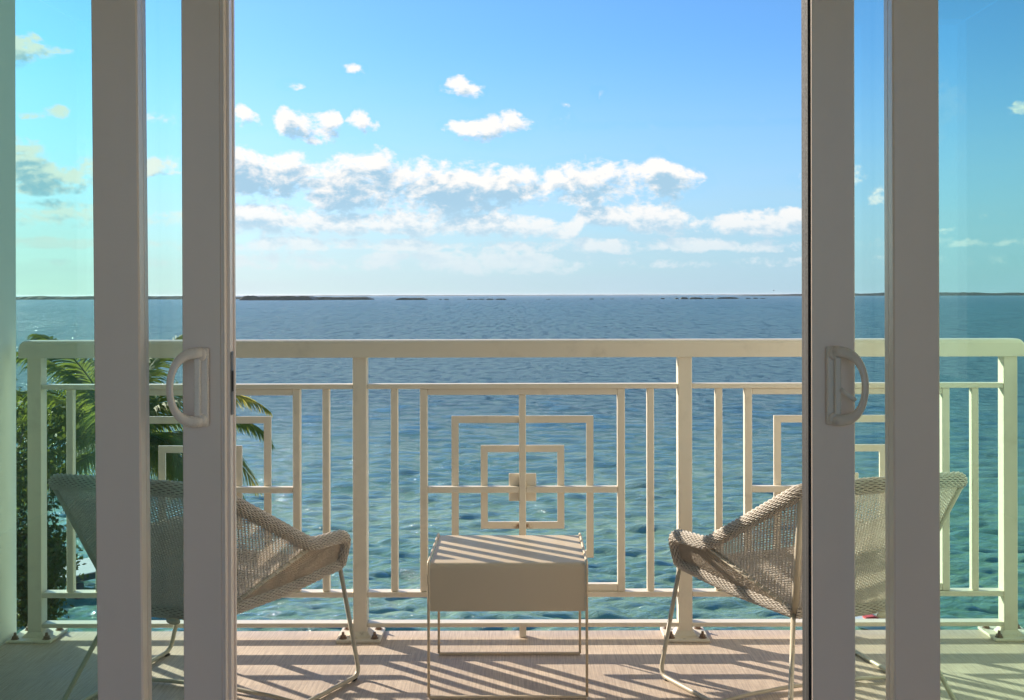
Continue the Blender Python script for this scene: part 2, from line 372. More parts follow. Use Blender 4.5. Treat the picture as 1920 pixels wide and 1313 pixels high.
# ------------------------------------------------------------------ sea
SEA = -7.1
H = EYE - SEA
def build_sea():
    step = 1.25
    py = np.concatenate([np.array([.45, .7, 1.0, 1.5, 2.0, 2.6, 3.3]), np.arange(4.2, 700, step), np.array([760, 850, 1000, 1200])])
    d = H*F/py[::-1]                       # near to far
    tin = np.linspace(-.56, .54, 880)
    lo = -np.geomspace(.58, 3, 20)[::-1]; hi = np.geomspace(.56, 3, 20)
    t = np.concatenate([lo, tin, hi])
    D, T = np.meshgrid(d, t, indexing='ij')
    X = D*T; Y = D.copy()
    Z = np.zeros_like(X); DX = np.zeros_like(X); DY = np.zeros_like(X)
    rowsp = D*D/(H*F)*step*1.15; colsp = D*.00125*1.2
    nw = 130
    lam = np.exp(rng.uniform(np.log(.24), np.log(3.0), nw))
    ang = rng.normal(R(-97), R(24), nw)    # running in towards the balcony, a bit from the right
    for l, a in zip(lam, ang):
        k = 2*np.pi/l; kx, ky = np.cos(a), np.sin(a)
        s = .050 if l < .7 else (.042 if l < 1.3 else .021)
        amp = s*l/(2*np.pi)*1.25
        w = np.clip(l/np.maximum(2.2*(np.abs(ky)*rowsp+np.abs(kx)*colsp), 1e-6)-1.0, 0, 1)
        w = w*(np.abs(T) < .6)
        ph = k*(kx*X+ky*Y)+rng.uniform(0, 6.28)
        Z += w*amp*np.sin(ph); DX -= w*amp*kx*np.cos(ph)*.8; DY -= w*amp*ky*np.cos(ph)*.8
    X2, Y2 = X+DX, Y+DY
    V = np.stack([X2, Y2, Z+SEA], -1)
    near = []
    for yy in (-300.0, 0.0, float(d[0])*.6):
        near.append(np.stack([t*d[0], np.full_like(t, yy), np.full_like(t, SEA)], -1))
    V = np.concatenate([np.array(near), V], 0)
    nr, nc = V.shape[:2]
    idx = np.arange(nr*nc).reshape(nr, nc)
    Q = np.stack([idx[:-1, :-1], idx[:-1, 1:], idx[1:, 1:], idx[1:, :-1]], -1).reshape(-1, 4)
    me = bpy.data.meshes.new('sea')
    me.vertices.add(nr*nc); me.vertices.foreach_set('co', V.reshape(-1).astype(np.float32))
    me.loops.add(Q.size); me.loops.foreach_set('vertex_index', Q.reshape(-1).astype(np.int32))
    me.polygons.add(len(Q)); me.polygons.foreach_set('loop_start', np.arange(0, Q.size, 4, dtype=np.int32))
    me.polygons.foreach_set('use_smooth', np.ones(len(Q), dtype=bool))
    me.update(calc_edges=True)
    o = obj('sea', me, M_sea); o['kind'] = 'structure'
build_sea()

# ------------------------------------------------------------------ far land and mangrove islets
def canopy(name, px0, px1, ybase, ytop, m, seed, depth_k=.35, cell=None, edge=.06):
    """low wooded ground standing on the sea: a bumpy crown surface with real width and depth"""
    dist = H*F/(ybase-HY)
    x0, x1 = (px0-CX)/F*dist, (px1-CX)/F*dist
    hgt = EYE-(ytop-HY)/F*dist - SEA
    L = x1-x0; dep = max(L*depth_k, hgt*1.6) if L < 200 else 90
    if cell is None: cell = max(L/170, hgt/9)
    nx = max(10, min(420, int(L/cell))); ny = max(8, min(40, int(dep/cell)))
    r = np.random.default_rng(seed)
    u = np.linspace(0, 1, nx+1); v = np.linspace(0, 1, ny+1)
    U, V = np.meshgrid(u, v, indexing='ij')
    X = x0+U*L; Y = dist+V*dep
    def vn(sx, sy, s):                       # smooth value noise
        g = np.random.default_rng(s).random((int(L/sx)+4, int(dep/sy)+4))
        a = (U*L/sx); b = (V*dep/sy); i = a.astype(int); j = b.astype(int); fa = a-i; fb = b-j
        fa = fa*fa*(3-2*fa); fb = fb*fb*(3-2*fb)
        return (g[i, j]*(1-fa)+g[i+1, j]*fa)*(1-fb)+(g[i, j+1]*(1-fa)+g[i+1, j+1]*fa)*fb
    prof = np.clip(np.minimum(U, 1-U)/edge, 0, 1)**.5
    fr = np.clip(np.minimum(V*dep, (1-V)*dep)/(hgt*.35), 0, 1)**.5
    big = .62+.38*vn(hgt*6, hgt*4, seed+1)
    Z = hgt*prof*fr*(big*(.80+.20*vn(hgt*.9, hgt*.9, seed+2))+.10*(vn(hgt*.4, hgt*.4, seed+3)-.5))
    Z = np.maximum(Z, -.2) + SEA - .05
    Y += (vn(hgt*1.2, hgt*1.2, seed+4)-.5)*hgt*.7
    Vv = np.stack([X, Y, Z], -1).reshape(-1, 3)
    idx = np.arange((nx+1)*(ny+1)).reshape(nx+1, ny+1)
    Q = np.stack([idx[:-1, :-1], idx[1:, :-1], idx[1:, 1:], idx[:-1, 1:]], -1).reshape(-1, 4)
    me = np_mesh(name, Vv, Q.tolist(), False)
    return obj(name, me, m)
for i, (a, b, yb, yt, dk) in enumerate([(-900, 580, 560.2, 552.6, .2), (1380, 3200, 556.3, 549.5, .2), (300, 2300, 554.4, 552.7, .2)]):
    o = canopy('far_shore', a, b, yb, yt, M_mang, 50+i*7, edge=.15); o['kind'] = 'structure'
ISL = [(448, 585, 562.3, 552.2, 'dark wooded island whose end reaches out from the long shore at left'),
 (560, 694, 561.8, 555.4, 'low wooded tongue of land at the right end of the long left shore'),
 (741, 800, 562.2, 557.0, 'lone low wooded islet just right of the long left shore'),
 (823, 829, 562.0, 560.2, 'tiny mangrove speck left of the small bush beyond the lone islet'),
 (831, 842, 562.0, 560.0, 'small mangrove bush in the water right of the lone islet'),
 (875, 886, 562.0, 559.8, 'leftmost bush of the broken mangrove row near the middle'),
 (888, 896, 562.0, 560.4, 'second, smallest bush of the broken mangrove row near the middle'),
 (897, 908, 562.0, 559.9, 'third bush of the broken mangrove row near the middle'),
 (911, 926, 562.2, 559.7, 'fourth, wider bush of the broken mangrove row near the middle'),
 (928, 950, 562.4, 559.6, 'rightmost and widest bush of the broken mangrove row near the middle'),
 (1023, 1033, 561.9, 560.2, 'single mangrove bush standing alone at the centre of the horizon'),
 (1088, 1093, 561.8, 560.4, 'first of four scattered mangrove specks, the smallest one'),
 (1105, 1113, 561.8, 560.0, 'second of four scattered mangrove specks right of the centre'),
 (1128, 1134, 561.7, 560.2, 'third of four scattered mangrove specks right of the centre'),
 (1144, 1152, 561.7, 559.9, 'fourth of four scattered mangrove specks right of the centre'),
 (1201, 1206, 561.7, 560.2, 'tiny mangrove speck well left of the round bushes'),
 (1219, 1224, 561.6, 560.2, 'tiny mangrove speck between two others left of the round bushes'),
 (1238, 1247, 561.5, 558.8, 'small mangrove bush left of the round bushes at right'),
 (1266, 1273, 561.5, 558.6, 'small bush touching the group of round dark bushes at right'),
 (1276, 1291, 561.9, 556.8, 'tallest round dark mangrove bush in the right-hand group'),
 (1293, 1319, 561.9, 556.4, 'broad domed mangrove islet in the right-hand group'),
 (1320, 1340, 561.3, 558.8, 'flat low mangrove strip between the domed and the long islet'),
 (1344, 1387, 561.4, 557.5, 'long flat-topped mangrove islet right of the domed one'),
 (1398, 1408, 561.2, 558.6, 'small mangrove bush right of the long flat-topped islet'),
 (1412, 1422, 561.2, 558.9, 'next to last mangrove bush at the right end of the row'),
 (1425, 1435, 561.2, 559.6, 'faint last mangrove speck at the right end of the row')]
for i, (a, b, yb, yt, lab) in enumerate(ISL):
    o = canopy('mangrove_islet', a, b, yb, yt, M_mang, 200+11*i, depth_k=.5, edge=.22 if b-a < 100 else .08)
    tag(o, lab, 'islet', 'mangrove islets along the horizon')

# ------------------------------------------------------------------ building shell
def struct(o): o['kind'] = 'structure'; return o
struct(box('balcony_floor', -1.84, 1.857, 2.24, 4.075, -.22, 0, M_floor, bev=.004))
struct(box('balcony_ceiling', -2.04, 2.06, 2.24, 4.075, 3.10, 3.30, M_wall, bev=.004))
tag(box('side_wall', -2.04, -1.843, 2.24, 4.05, -.3, 3.095, M_wall, bev=.004), 'pale plastered wall closing the left side of the balcony', 'wall')
tag(box('side_wall', 1.86, 2.06, 2.24, 4.05, -.3, 3.095, M_wall, bev=.004), 'pale plastered wall closing the right side of the balcony beyond the last railing post', 'wall')
struct(box('room_floor', -2.7, 2.7, -2.6, 2.235, -.22, -.006, M_roomf))
struct(box('room_ceiling', -2.7, 2.7, -2.6, 2.235, 2.90, 3.05, M_room))
struct(box('room_wall_left', -2.8, -2.703, -2.6, 2.235, 0, 2.895, M_room))
struct(box('room_wall_right', 2.703, 2.8, -2.6, 2.235, 0, 2.895, M_room))
struct(box('door_wall_left', -2.7, -1.82, 2.02, 2.235, 0, 2.895, M_room))
struct(box('door_wall_right', 1.82, 2.7, 2.02, 2.235, 0, 2.895, M_room))
struct(box('door_head', -1.815, 1.815, 2.03, 2.235, 2.75, 2.895, M_alu))
struct(box('door_sill', -1.815, 1.815, 2.03, 2.235, -.003, .012, M_alu))

# ------------------------------------------------------------------ sliding doors
ZB, ZT = .015, 2.745
def pane(x0, x1, y, parent): return box('glass_pane', x0, x1, y-.003, y+.003, ZB+.08, ZT-.08, M_glass, parent)
def inner_door(sgn, label, tilt):
    xe = .697 if sgn < 0 else .6856      # edge towards the opening
    w = .0845 if sgn < 0 else .0855
    r = empty('sliding_door', (sgn*xe, 2.05, 0), label, 'door', 'sliding glass doors pushed aside')
    r.rotation_euler = (0, R(tilt), 0)
    s = sgn
    def P(pts): return [(s*x, y) for x, y in pts]
    prism('stile', P([(0,.003),(.003,0),(w-.002,0),(w,.002),(w,.018),(w-.012,.020),(w-.012,.033),(w,.035),(w,.050),(w-.003,.053),(.014,.053),(.003,.0515),(0,.049),(0,.030),(.0015,.0292),(.0015,.0278),(0,.027)]), ZB, ZT, M_alu, r)
    prism('brush_seal', P([(.003,.0532),(.012,.0532),(.011,.0585),(.0045,.0585)]), ZB, ZT, M_fuzz, r)
    prism('stile', P([(.98,0),(1.05,0),(1.05,.053),(.98,.053)]), ZB, ZT, M_alu, r)
    box('top_rail', min(s*w, s*.98), max(s*w, s*.98), .002, .051, ZT-.085, ZT, M_alu, r, .002)
    box('bottom_rail', min(s*w, s*.98), max(s*w, s*.98), .002, .051, ZB, ZB+.09, M_alu, r, .002)
    pane(min(s*(w-.008), s*.985), max(s*(w-.008), s*.985), .0265, r)
    return r
def handle(parent, xo, s, m, latch):
    """offset D pull on an oblong plate; s is the side it bows to; local origin is the door's"""
    zc, hh = 1.056, .075
    bm = bmesh.new(); box_bm(bm, xo-.011, xo+.011, -.012, 0.0, zc-hh, zc+hh, .005, 3)
    h = bm_obj('handle', bm, m, parent)
    bm = bmesh.new(); box_bm(bm, xo+s*.008-.006, xo+s*.008+.006, -.021, -.0125, zc-hh+.02, zc+hh-.02, .003, 2)
    bm_obj('handle_rib', bm, m, h)
    pts, fl = [], []
    n = 26
    for i in range(n+1):
        a = math.pi*i/n
        sn = max(0.0, math.sin(a)); sx = sn**.62; cz = math.cos(a)
        x = xo + s*(.001+.050*sx); y = -.013-.034*sn**.8; z = zc+cz*(hh-.010)
        pts.append((x, y, z))
        e = abs(math.cos(a))**3
        fl.append((.0062+.0045*e, .0085+.001*e))
    tube('grip', pts, .007, m, h, 14, flat=fl)
    for q in (-1, 1):
        bm = bmesh.new(); bmesh.ops.create_uvsphere(bm, u_segments=14, v_segments=10, radius=.0115)
        for v in bm.verts: v.co = Vector((v.co.x*.95+xo+s*.002, v.co.y*.7-.013, v.co.z*1.1+zc+q*(hh-.013)))
        bm_obj('grip_boss', bm, m, h, True)
    if latch:
        tube('thumb_latch', [(xo+s*.012, -.020, zc-.006), (xo+s*.020, -.024, zc-.012), (xo+s*.036, -.028, zc-.024), (xo+s*.0385, -.028, zc-.0265)], .003, m, h, 10, flat=[(.0045,.003),(.004,.003),(.0048,.0032),(.003,.002)])
    return h
def outer_door(sgn, label, tilt):
    s = sgn
    if s < 0: xe, w = .5585, .088
    else: xe, w = .550, .0845
    r = empty('sliding_door', (s*xe, 2.12, 0), label, 'door', 'sliding glass doors pushed aside')
    r.rotation_euler = (0, R(tilt), 0)
    def P(pts): return [(s*x, y) for x, y in pts]
    if s < 0:
        prism('stile', P([(0,.0125),(.0055,.012),(.0055,.004),(.0075,.001),(.0095,.001),(.0115,.004),(.0145,.0035),(.0155,0),(w-.002,0),(w,.002),(w,.055),(0,.055),(0,.046),(.006,.044),(.006,.034),(0,.032)]), ZB, ZT, M_alu, r)
        box('strike_plate', .0003, .0016, .014, .031, 1.0, 1.122, M_lock, r, .0004, 1)
        box('strike_slot', .0017, .0032, .018, .027, 1.045, 1.085, M_rubber, r, .0004, 1)
    else:
        prism('stile', P([(.002,0),(w-.002,0),(w,.002),(w,.055),(0,.055),(-.0020,.0548),(-.0020,.0535),(.001,.053),(.001,.003)]), ZB, ZT, M_alu, r)
        prism('gasket', P([(.0008,.0045),(.0008,.0528),(-.0035,.0520),(-.006,.044),(-.0045,.03),(-.006,.016),(-.0038,.0055)]), ZB, ZT, M_rubber, r)
    prism('stile', P([(.98,0),(1.05,0),(1.05,.055),(.98,.055)]), ZB, ZT, M_alu, r)
    box('top_rail', min(s*w, s*.98), max(s*w, s*.98), .002, .053, ZT-.085, ZT, M_alu, r, .002)
    box('bottom_rail', min(s*w, s*.98), max(s*w, s*.98), .002, .053, ZB, ZB+.09, M_alu, r, .002)
    pane(min(s*(w-.008), s*.985), max(s*(w-.008), s*.985), .0275, r)
    if s < 0: handle(r, -.0465, -1, M_handle, False)
    else: handle(r, .0385, 1, M_handle2, True)
    return r
inner_door(-1, 'outermost left sliding door, grey stile without any handle', -.42)
outer_door(-1, 'left sliding door with a pale D-shaped handle and strike plate', -.10)
outer_door(1, 'right sliding door with a grey D-shaped handle, thumb latch and black gasket', .02)
inner_door(1, 'outermost right sliding door, grey stile without any handle', -.05)

# ------------------------------------------------------------------ railing
YR = 3.98                                  # front face of the posts
S = F/YR                                   # picture pixels per metre there
def zx(py): return EYE-(py-HY)/S
def xx(px): return (px-CX)/S
rail = empty('balcony_railing', (0, YR+.025, 0), 'cream metal balcony railing with nested square ornaments across the whole balcony', 'railing')
def rbox(name, x0, x1, y0, y1, z0, z1, m=M_rail, parent=rail, bev=.002):
    return box(name, x0, x1, y0-.025, y1-.025, z0, z1, m, parent, bev, 1)     # y counted from the posts' front face
POST = [-1.7485, -.5828, .5828, 1.7485]
# top rail: rounded cap profile drawn along x, its ends rounded too
def top_rail():
    x0, x1 = xx(37), xx(1919)
    prof = [(-.012,1.0066),(-.012,1.056),(-.008,1.0655),(0,1.0695),(.050,1.0695),(.058,1.0655),(.062,1.056),(.062,1.0066)]
    secs = [(x0,-.018),(x0+.003,-.010),(x0+.009,-.004),(x0+.02,0),(x1-.02,0),(x1-.009,-.004),(x1-.003,-.010),(x1,-.018)]
    vs, fs = [], []
    for x, dz in secs:
        for y, z in prof: vs.append((x, y-.025, z+(dz if z > 1.03 else 0)))
    n = len(prof)
    for i in range(len(secs)-1):
        for k in range(n): fs.append((i*n+k, i*n+(k+1) % n, (i+1)*n+(k+1) % n, (i+1)*n+k))
    fs += [tuple(range(n))[::-1], tuple(range((len(secs)-1)*n, len(secs)*n))]
    bm = bmesh.new(); b = [bm.verts.new(v) for v in vs]
    for f in fs: bm.faces.new([b[i] for i in f])
    bm_obj('top_rail', bm, M_rail, rail)
top_rail()
for px_ in POST:
    o = bpy.data.objects.new('post', None)
    bm = bmesh.new(); box_bm(bm, px_-.025, px_+.025, -.025, .025, .012, 1.0066, .0025, 2)
    post = bm_obj('post', bm, M_rail, rail)
    bm = bmesh.new(); box_bm(bm, px_-.079, px_+.079, -.078, .078, 0, .010, .003, 2)
    bm_obj('base_plate', bm, M_plate, post)
    bm = bmesh.new()                                     # weld fillet at the foot of the post
    r0 = [bm.verts.new((px_+a*.040, b*.040, .0102)) for a, b in ((-1,-1),(1,-1),(1,1),(-1,1))]
    r1 = [bm.verts.new((px_+a*.0255, b*.0255, .026)) for a, b in ((-1,-1),(1,-1),(1,1),(-1,1))]
    for i in range(4): bm.faces.new((r0[i], r0[(i+1)%4], r1[(i+1)%4], r1[i]))
    bm_obj('weld_collar', bm, M_plate, post)
    for a in (-1, 1):
        for b in (-1, 1):
            bm = bmesh.new()
            cx_, cy_ = px_+a*.056, b*.055
            bmesh.ops.create_cone(bm, segments=6, radius1=.0105, radius2=.0105, depth=.009, cap_ends=True, matrix=Matrix.Translation((cx_, cy_, .0165)))
            bmesh.ops.create_cone(bm, segments=10, radius1=.0055, radius2=.0045, depth=.012, cap_ends=True, matrix=Matrix.Translation((cx_, cy_, .027)))
            bmesh.ops.create_cone(bm, segments=14, radius1=.014, radius2=.014, depth=.0018, cap_ends=True, matrix=Matrix.Translation((cx_, cy_, .0110)))
            bm_obj('bolt', bm, M_bolt, post)
    if abs(px_) > 1: continue
for i in range(3):
    xa, xb = POST[i]+.0255, POST[i+1]-.0255
    c = (POST[i]+POST[i+1])/2
    rbox('bottom_rail', xa, xb, .001, .048, zx(1176.5), zx(1168.7))
    rbox('lower_rail', xa, xb, .001, .048, zx(1120.3), zx(1110.6))
    rbox('upper_rail', xa, xb, .001, .048, zx(729.3), zx(720.2))
    z0, z1 = zx(1110.6)+.0005, zx(729.3)-.0005
    for sx in (-1, 1):
        rbox('baluster', c+sx*.4600-.0125, c+sx*.4600+.0125, .010, .036, z0, z1)
        rbox('panel_stile', c+sx*.3545-.0133, c+sx*.3545+.0133, .008, .038, z0, z1)
    xi = .3411
    rbox('panel_bar', c-xi, c+xi, .009, .037, zx(741), z1)
    rbox('panel_bar', c-xi, c+xi, .009, .037, z0, zx(1097))
    zc0, zc1 = zx(925.3), zx(913.8)
    rbox('panel_mullion', c-.0125, c+.0125, .0085, .0355, zx(1097)+.0005, zx(741)-.0005)
    for sx in (-1, 1):
        a, b = sorted((c+sx*.0130, c+sx*xi))
        rbox('panel_crossbar', a, b, .009, .037, zc0, zc1)
    # squares of flat bar welded to the back of the mullion and crossbar
    zm = (zx(783)+zx(1050))/2
    def square(name, half, bar, y0, y1, m, zc):
        sq = bpy.data.objects.new(name, None)
        bm = bmesh.new()
        for (a0, a1, b0, b1) in ((-half, half, half-bar, half), (-half, half, -half, -half+bar), (-half, -half+bar, -half+bar, half-bar), (half-bar, half, -half+bar, half-bar)):
            box_bm(bm, a0, a1, y0, y1, b0, b1)
        o = bm_obj(name, bm, m, rail); o.location = (c, -.025, zc); return o
    square('outer_square', .2565, .0255, .0375, .0475, M_rail, zm)
    square('inner_square', .151, .0250, .0375, .0475, M_rust, (zx(838.6)+zx(995))/2)
    rbox('centre_plate', c-.0495, c+.0495, .0375, .0475, zx(943.5), zx(891))
    rbox('floor_stub', c-.0125, c+.0125, .010, .036, 0.0, zx(1176.5)-.0005)

# ------------------------------------------------------------------ side table
tb = empty('side_table', (-.046, 3.59, 0), 'beige sheet-metal side table on thin rod legs between the two chairs', 'table')
HW, Y0, Y1, TZ = .2365, -.204, .206, .412
def table_sheet():
    prof = [(Y0, TZ-.146), (Y0, TZ-.016)]
    for k in range(1, 7):
        a = math.pi/2*k/6; prof.append((Y0+.016-.016*math.cos(a), TZ-.016+.016*math.sin(a)))
    for k in range(0, 7):
        a = math.pi/2*k/6; prof.append((Y1-.016+.016*math.sin(a), TZ-.016+.016*math.cos(a)))
    prof.append((Y1, TZ-.146))
    n = len(prof); vs = []; fs = []
    for x in (-HW, HW):
        for (y, z) in prof: vs.append((x, y, z))
    cy, cz = (Y0+Y1)/2, TZ-.1
    for x in (-HW, HW):
        for i, (y, z) in enumerate(prof):
            # offset inwards by 2.5 mm
            a = prof[max(i-1, 0)]; b = prof[min(i+1, n-1)]
            t = Vector((b[0]-a[0], b[1]-a[1])).normalized(); nn = Vector((t.y, -t.x))
            vs.append((x, y+nn.x*.0025, z+nn.y*.0025))
    for i in range(n-1):
        fs.append((i, n+i, n+i+1, i+1)); fs.append((2*n+i, 2*n+i+1, 3*n+i+1, 3*n+i))
        fs.append((i, i+1, 2*n+i+1, 2*n+i)); fs.append((n+i, 3*n+i, 3*n+i+1, n+i+1))
    fs.append((0, 2*n, 3*n, n)); fs.append((n-1, 2*n-1, 4*n-1, 3*n-1))
    bm = bmesh.new(); b = [bm.verts.new(v) for v in vs]
    for f in fs: bm.faces.new([b[i] for i in f])
    o = bm_obj('folded_top', bm, M_table, tb)
    for p in o.data.polygons: p.use_smooth = True
    try: o.data.set_sharp_from_angle(angle=R(35))
    except Exception: pass
table_sheet()
for s in (-1, 1):
    x = s*(HW+.0045)
    tube('leg_frame', fillet([(x, Y0-.001, .006), (x, Y0-.001, TZ+.004), (x, Y1+.001, TZ+.004), (x, Y1+.001, .006)], .016), .0042, M_table, tb, 8)
for yy in (Y0-.001, Y1+.001):
    box('floor_bar', -HW-.0045, HW+.0045, yy-.0045, yy+.0045, .001, .0095, M_table, tb, .002, 2)

# ------------------------------------------------------------------ woven chair
class Strands:
    def __init__(s): s.v = []; s.f = []; s.n = 0
    def add(s, pts, r, sides=4, flat=1.0):
        P = np.asarray(pts, float); n = len(P)
        T = np.gradient(P, axis=0); T /= np.maximum(np.linalg.norm(T, axis=1, keepdims=True), 1e-9)
        ref = np.array([0, 0, 1.0]) if abs(T[n//2][2]) < .8 else np.array([0, 1.0, 0])
        N = ref-T*(T@ref)[:, None]; N /= np.linalg.norm(N, axis=1, keepdims=True)
        B = np.cross(T, N)
        a = 2*np.pi*(np.arange(sides)+.5)/sides
        V = P[:, None, :]+r*(N[:, None, :]*np.cos(a)[None, :, None]+flat*B[:, None, :]*np.sin(a)[None, :, None])
        s.v.append(V.reshape(-1, 3))
        i = np.arange(n-1)[:, None]*sides; k = np.arange(sides)[None, :]; k2 = (k+1) % sides
        Q = np.stack([i+k, i+k2, i+sides+k2, i+sides+k], -1).reshape(-1, 4)+s.n
        s.f.append(Q); s.n += n*sides
    def build(s, name, m, parent):
        V = np.concatenate(s.v); Q = np.concatenate(s.f)
        me = bpy.data.meshes.new(name)
        me.vertices.add(len(V)); me.vertices.foreach_set('co', V.reshape(-1).astype(np.float32))
        me.loops.add(Q.size); me.loops.foreach_set('vertex_index', Q.reshape(-1).astype(np.int32))
        me.polygons.add(len(Q)); me.polygons.foreach_set('loop_start', np.arange(0, Q.size, 4, dtype=np.int32))
        me.polygons.foreach_set('use_smooth', np.ones(len(Q), dtype=bool))
        me.update(calc_edges=True)
        return obj(name, me, m, parent)
def A3(*p): return np.array(p, float)
def weave(st, rowfn, nrows, nwarp, warpfn, rad, wrad, amp, jit=.0006):
    """rowfn(i) -> (function t->point, normal, length in warps); warpfn(j) -> list of points"""
    for i in range(nrows):
        f, nrm, nw = rowfn((i+.5)/nrows)
        k = max(3, int(nw*2)+1)
        tt = np.linspace(0, 1, k)
        par = i % 2
        pts = []
        for q, t in enumerate(tt):
            ph = math.cos(math.pi*(t*nw+par))
            pts.append(f(t)+nrm*(amp*ph)+rng.normal(0, jit, 3)*(1 if 0 < q < k-1 else 0))
        st.add(pts, rad, 4, 1.0)
    for j in range(nwarp):
        st.add(warpfn((j+.5)/nwarp), wrad, 4)
def quad_panel(name, a, b, c, d, pitch, wp, rad, bulge, parent, wrad=.0022, amp=.0022, slant=0, eo=None, m=None):
    """a-b top edge, d-c bottom edge (a over d, b over c); weft runs from the a-d side to the b-c side"""
    a, b, c, d = map(np.array, (a, b, c, d))
    nrm = np.cross(b-a, d-a); nrm /= np.linalg.norm(nrm)
    def P(u, v):
        return (a*(1-u)+b*u)*(1-v)+(d*(1-u)+c*u)*v + bulge*math.sin(math.pi*u)*math.sin(math.pi*min(1, v)) + (0 if eo is None else (eo[0]*(1-v)+eo[1]*v)*math.sin(math.pi*min(1, max(0, u))))
    hgt = max(np.linalg.norm(d-a), np.linalg.norm(c-b)); wid = max(np.linalg.norm(b-a), np.linalg.norm(c-d))
    st = Strands()
    nw = int(wid/wp)
    weave(st, lambda v: ((lambda t: P(t, v)), nrm, nw), int(hgt/pitch), nw,
          lambda u: [P(min(1, max(0, u+slant*(v-.5))), v) for v in np.linspace(0, 1, 14)], rad, wrad, amp)
    return st.build(name, m or M_wick, parent)
def wing_panel(name, top, tip, bot, pitch, wp, rad, parent):
    top, tip, bot = map(np.array, (top, tip, bot))
    nrm = np.cross(tip-top, bot-top); nrm /= np.linalg.norm(nrm)
    h0 = .60; foot = top*(1-h0)+bot*h0; dv = tip-foot; W_ = np.linalg.norm(dv)
    st = Strands(); Hh = np.linalg.norm(bot-top)
    def row(h):
        te = h/h0 if h < h0 else (1-h)/(1-h0)
        s0 = top*(1-h)+bot*h
        return (lambda t: s0+dv*te*t), nrm, max(1.0, te*W_/wp)
    def warp(u):
        return [(top*(1-u)+tip*u)*(1-v)+(bot*(1-u)+tip*u)*v for v in np.linspace(0, 1, 10)]
    weave(st, row, int(Hh/pitch), int(W_/wp), warp, rad, .0022, .0022)
    return st.build(name, M_wick, parent)
def rim(name, pts, r, parent, core=True):
    """thick edge roll: strands running lengthwise over and under a row of rings"""
    pts = [Vector(p) for p in pts]
    seglen = [(pts[i+1]-pts[i]).length for i in range(len(pts)-1)]
    L = sum(seglen); n = max(8, int(L/.0062))
    P = []
    for i in range(n+1):
        s = L*i/n; k = 0
        while k < len(seglen)-1 and s > seglen[k]: s -= seglen[k]; k += 1
        P.append(pts[k].lerp(pts[k+1], min(1, s/seglen[k])))
    T = [(P[min(i+1, n)]-P[max(i-1, 0)]).normalized() for i in range(n+1)]
    N = []; up = Vector((0, 0, 1)) if abs(T[0].z) < .9 else Vector((0, 1, 0))
    cur = (up-T[0]*up.dot(T[0])).normalized()
    for i in range(n+1):
        cur = (cur-T[i]*cur.dot(T[i])).normalized(); N.append(cur.copy())
    B = [T[i].cross(N[i]) for i in range(n+1)]
    st = Strands(); ns = 24
    for k in range(ns):
        a = 2*math.pi*k/ns; path = []
        for i in range(n+1):
            # pairs pass alternately over and under the rings
            rr = r*(1+.085*math.cos(math.pi*i*.5+math.pi*(k % 2)))
            aa = a+.10*math.sin(math.pi*i*.5+math.pi*(k % 2))*.5 + .35*i*.0062/r*.12
            q = P[i]+(N[i]*math.cos(aa)+B[i]*math.sin(aa))*rr
            path.append(q)
        st.add(path, .0023, 4)
    o = st.build(name, M_wick, parent)
    c = tube('rim_core', P[::3]+[P[-1]], r*.80, M_core, o, 10)
    return o
M_core = paint('rim_core_fibre', (.30,.265,.22), .9, 200, .2, .1)

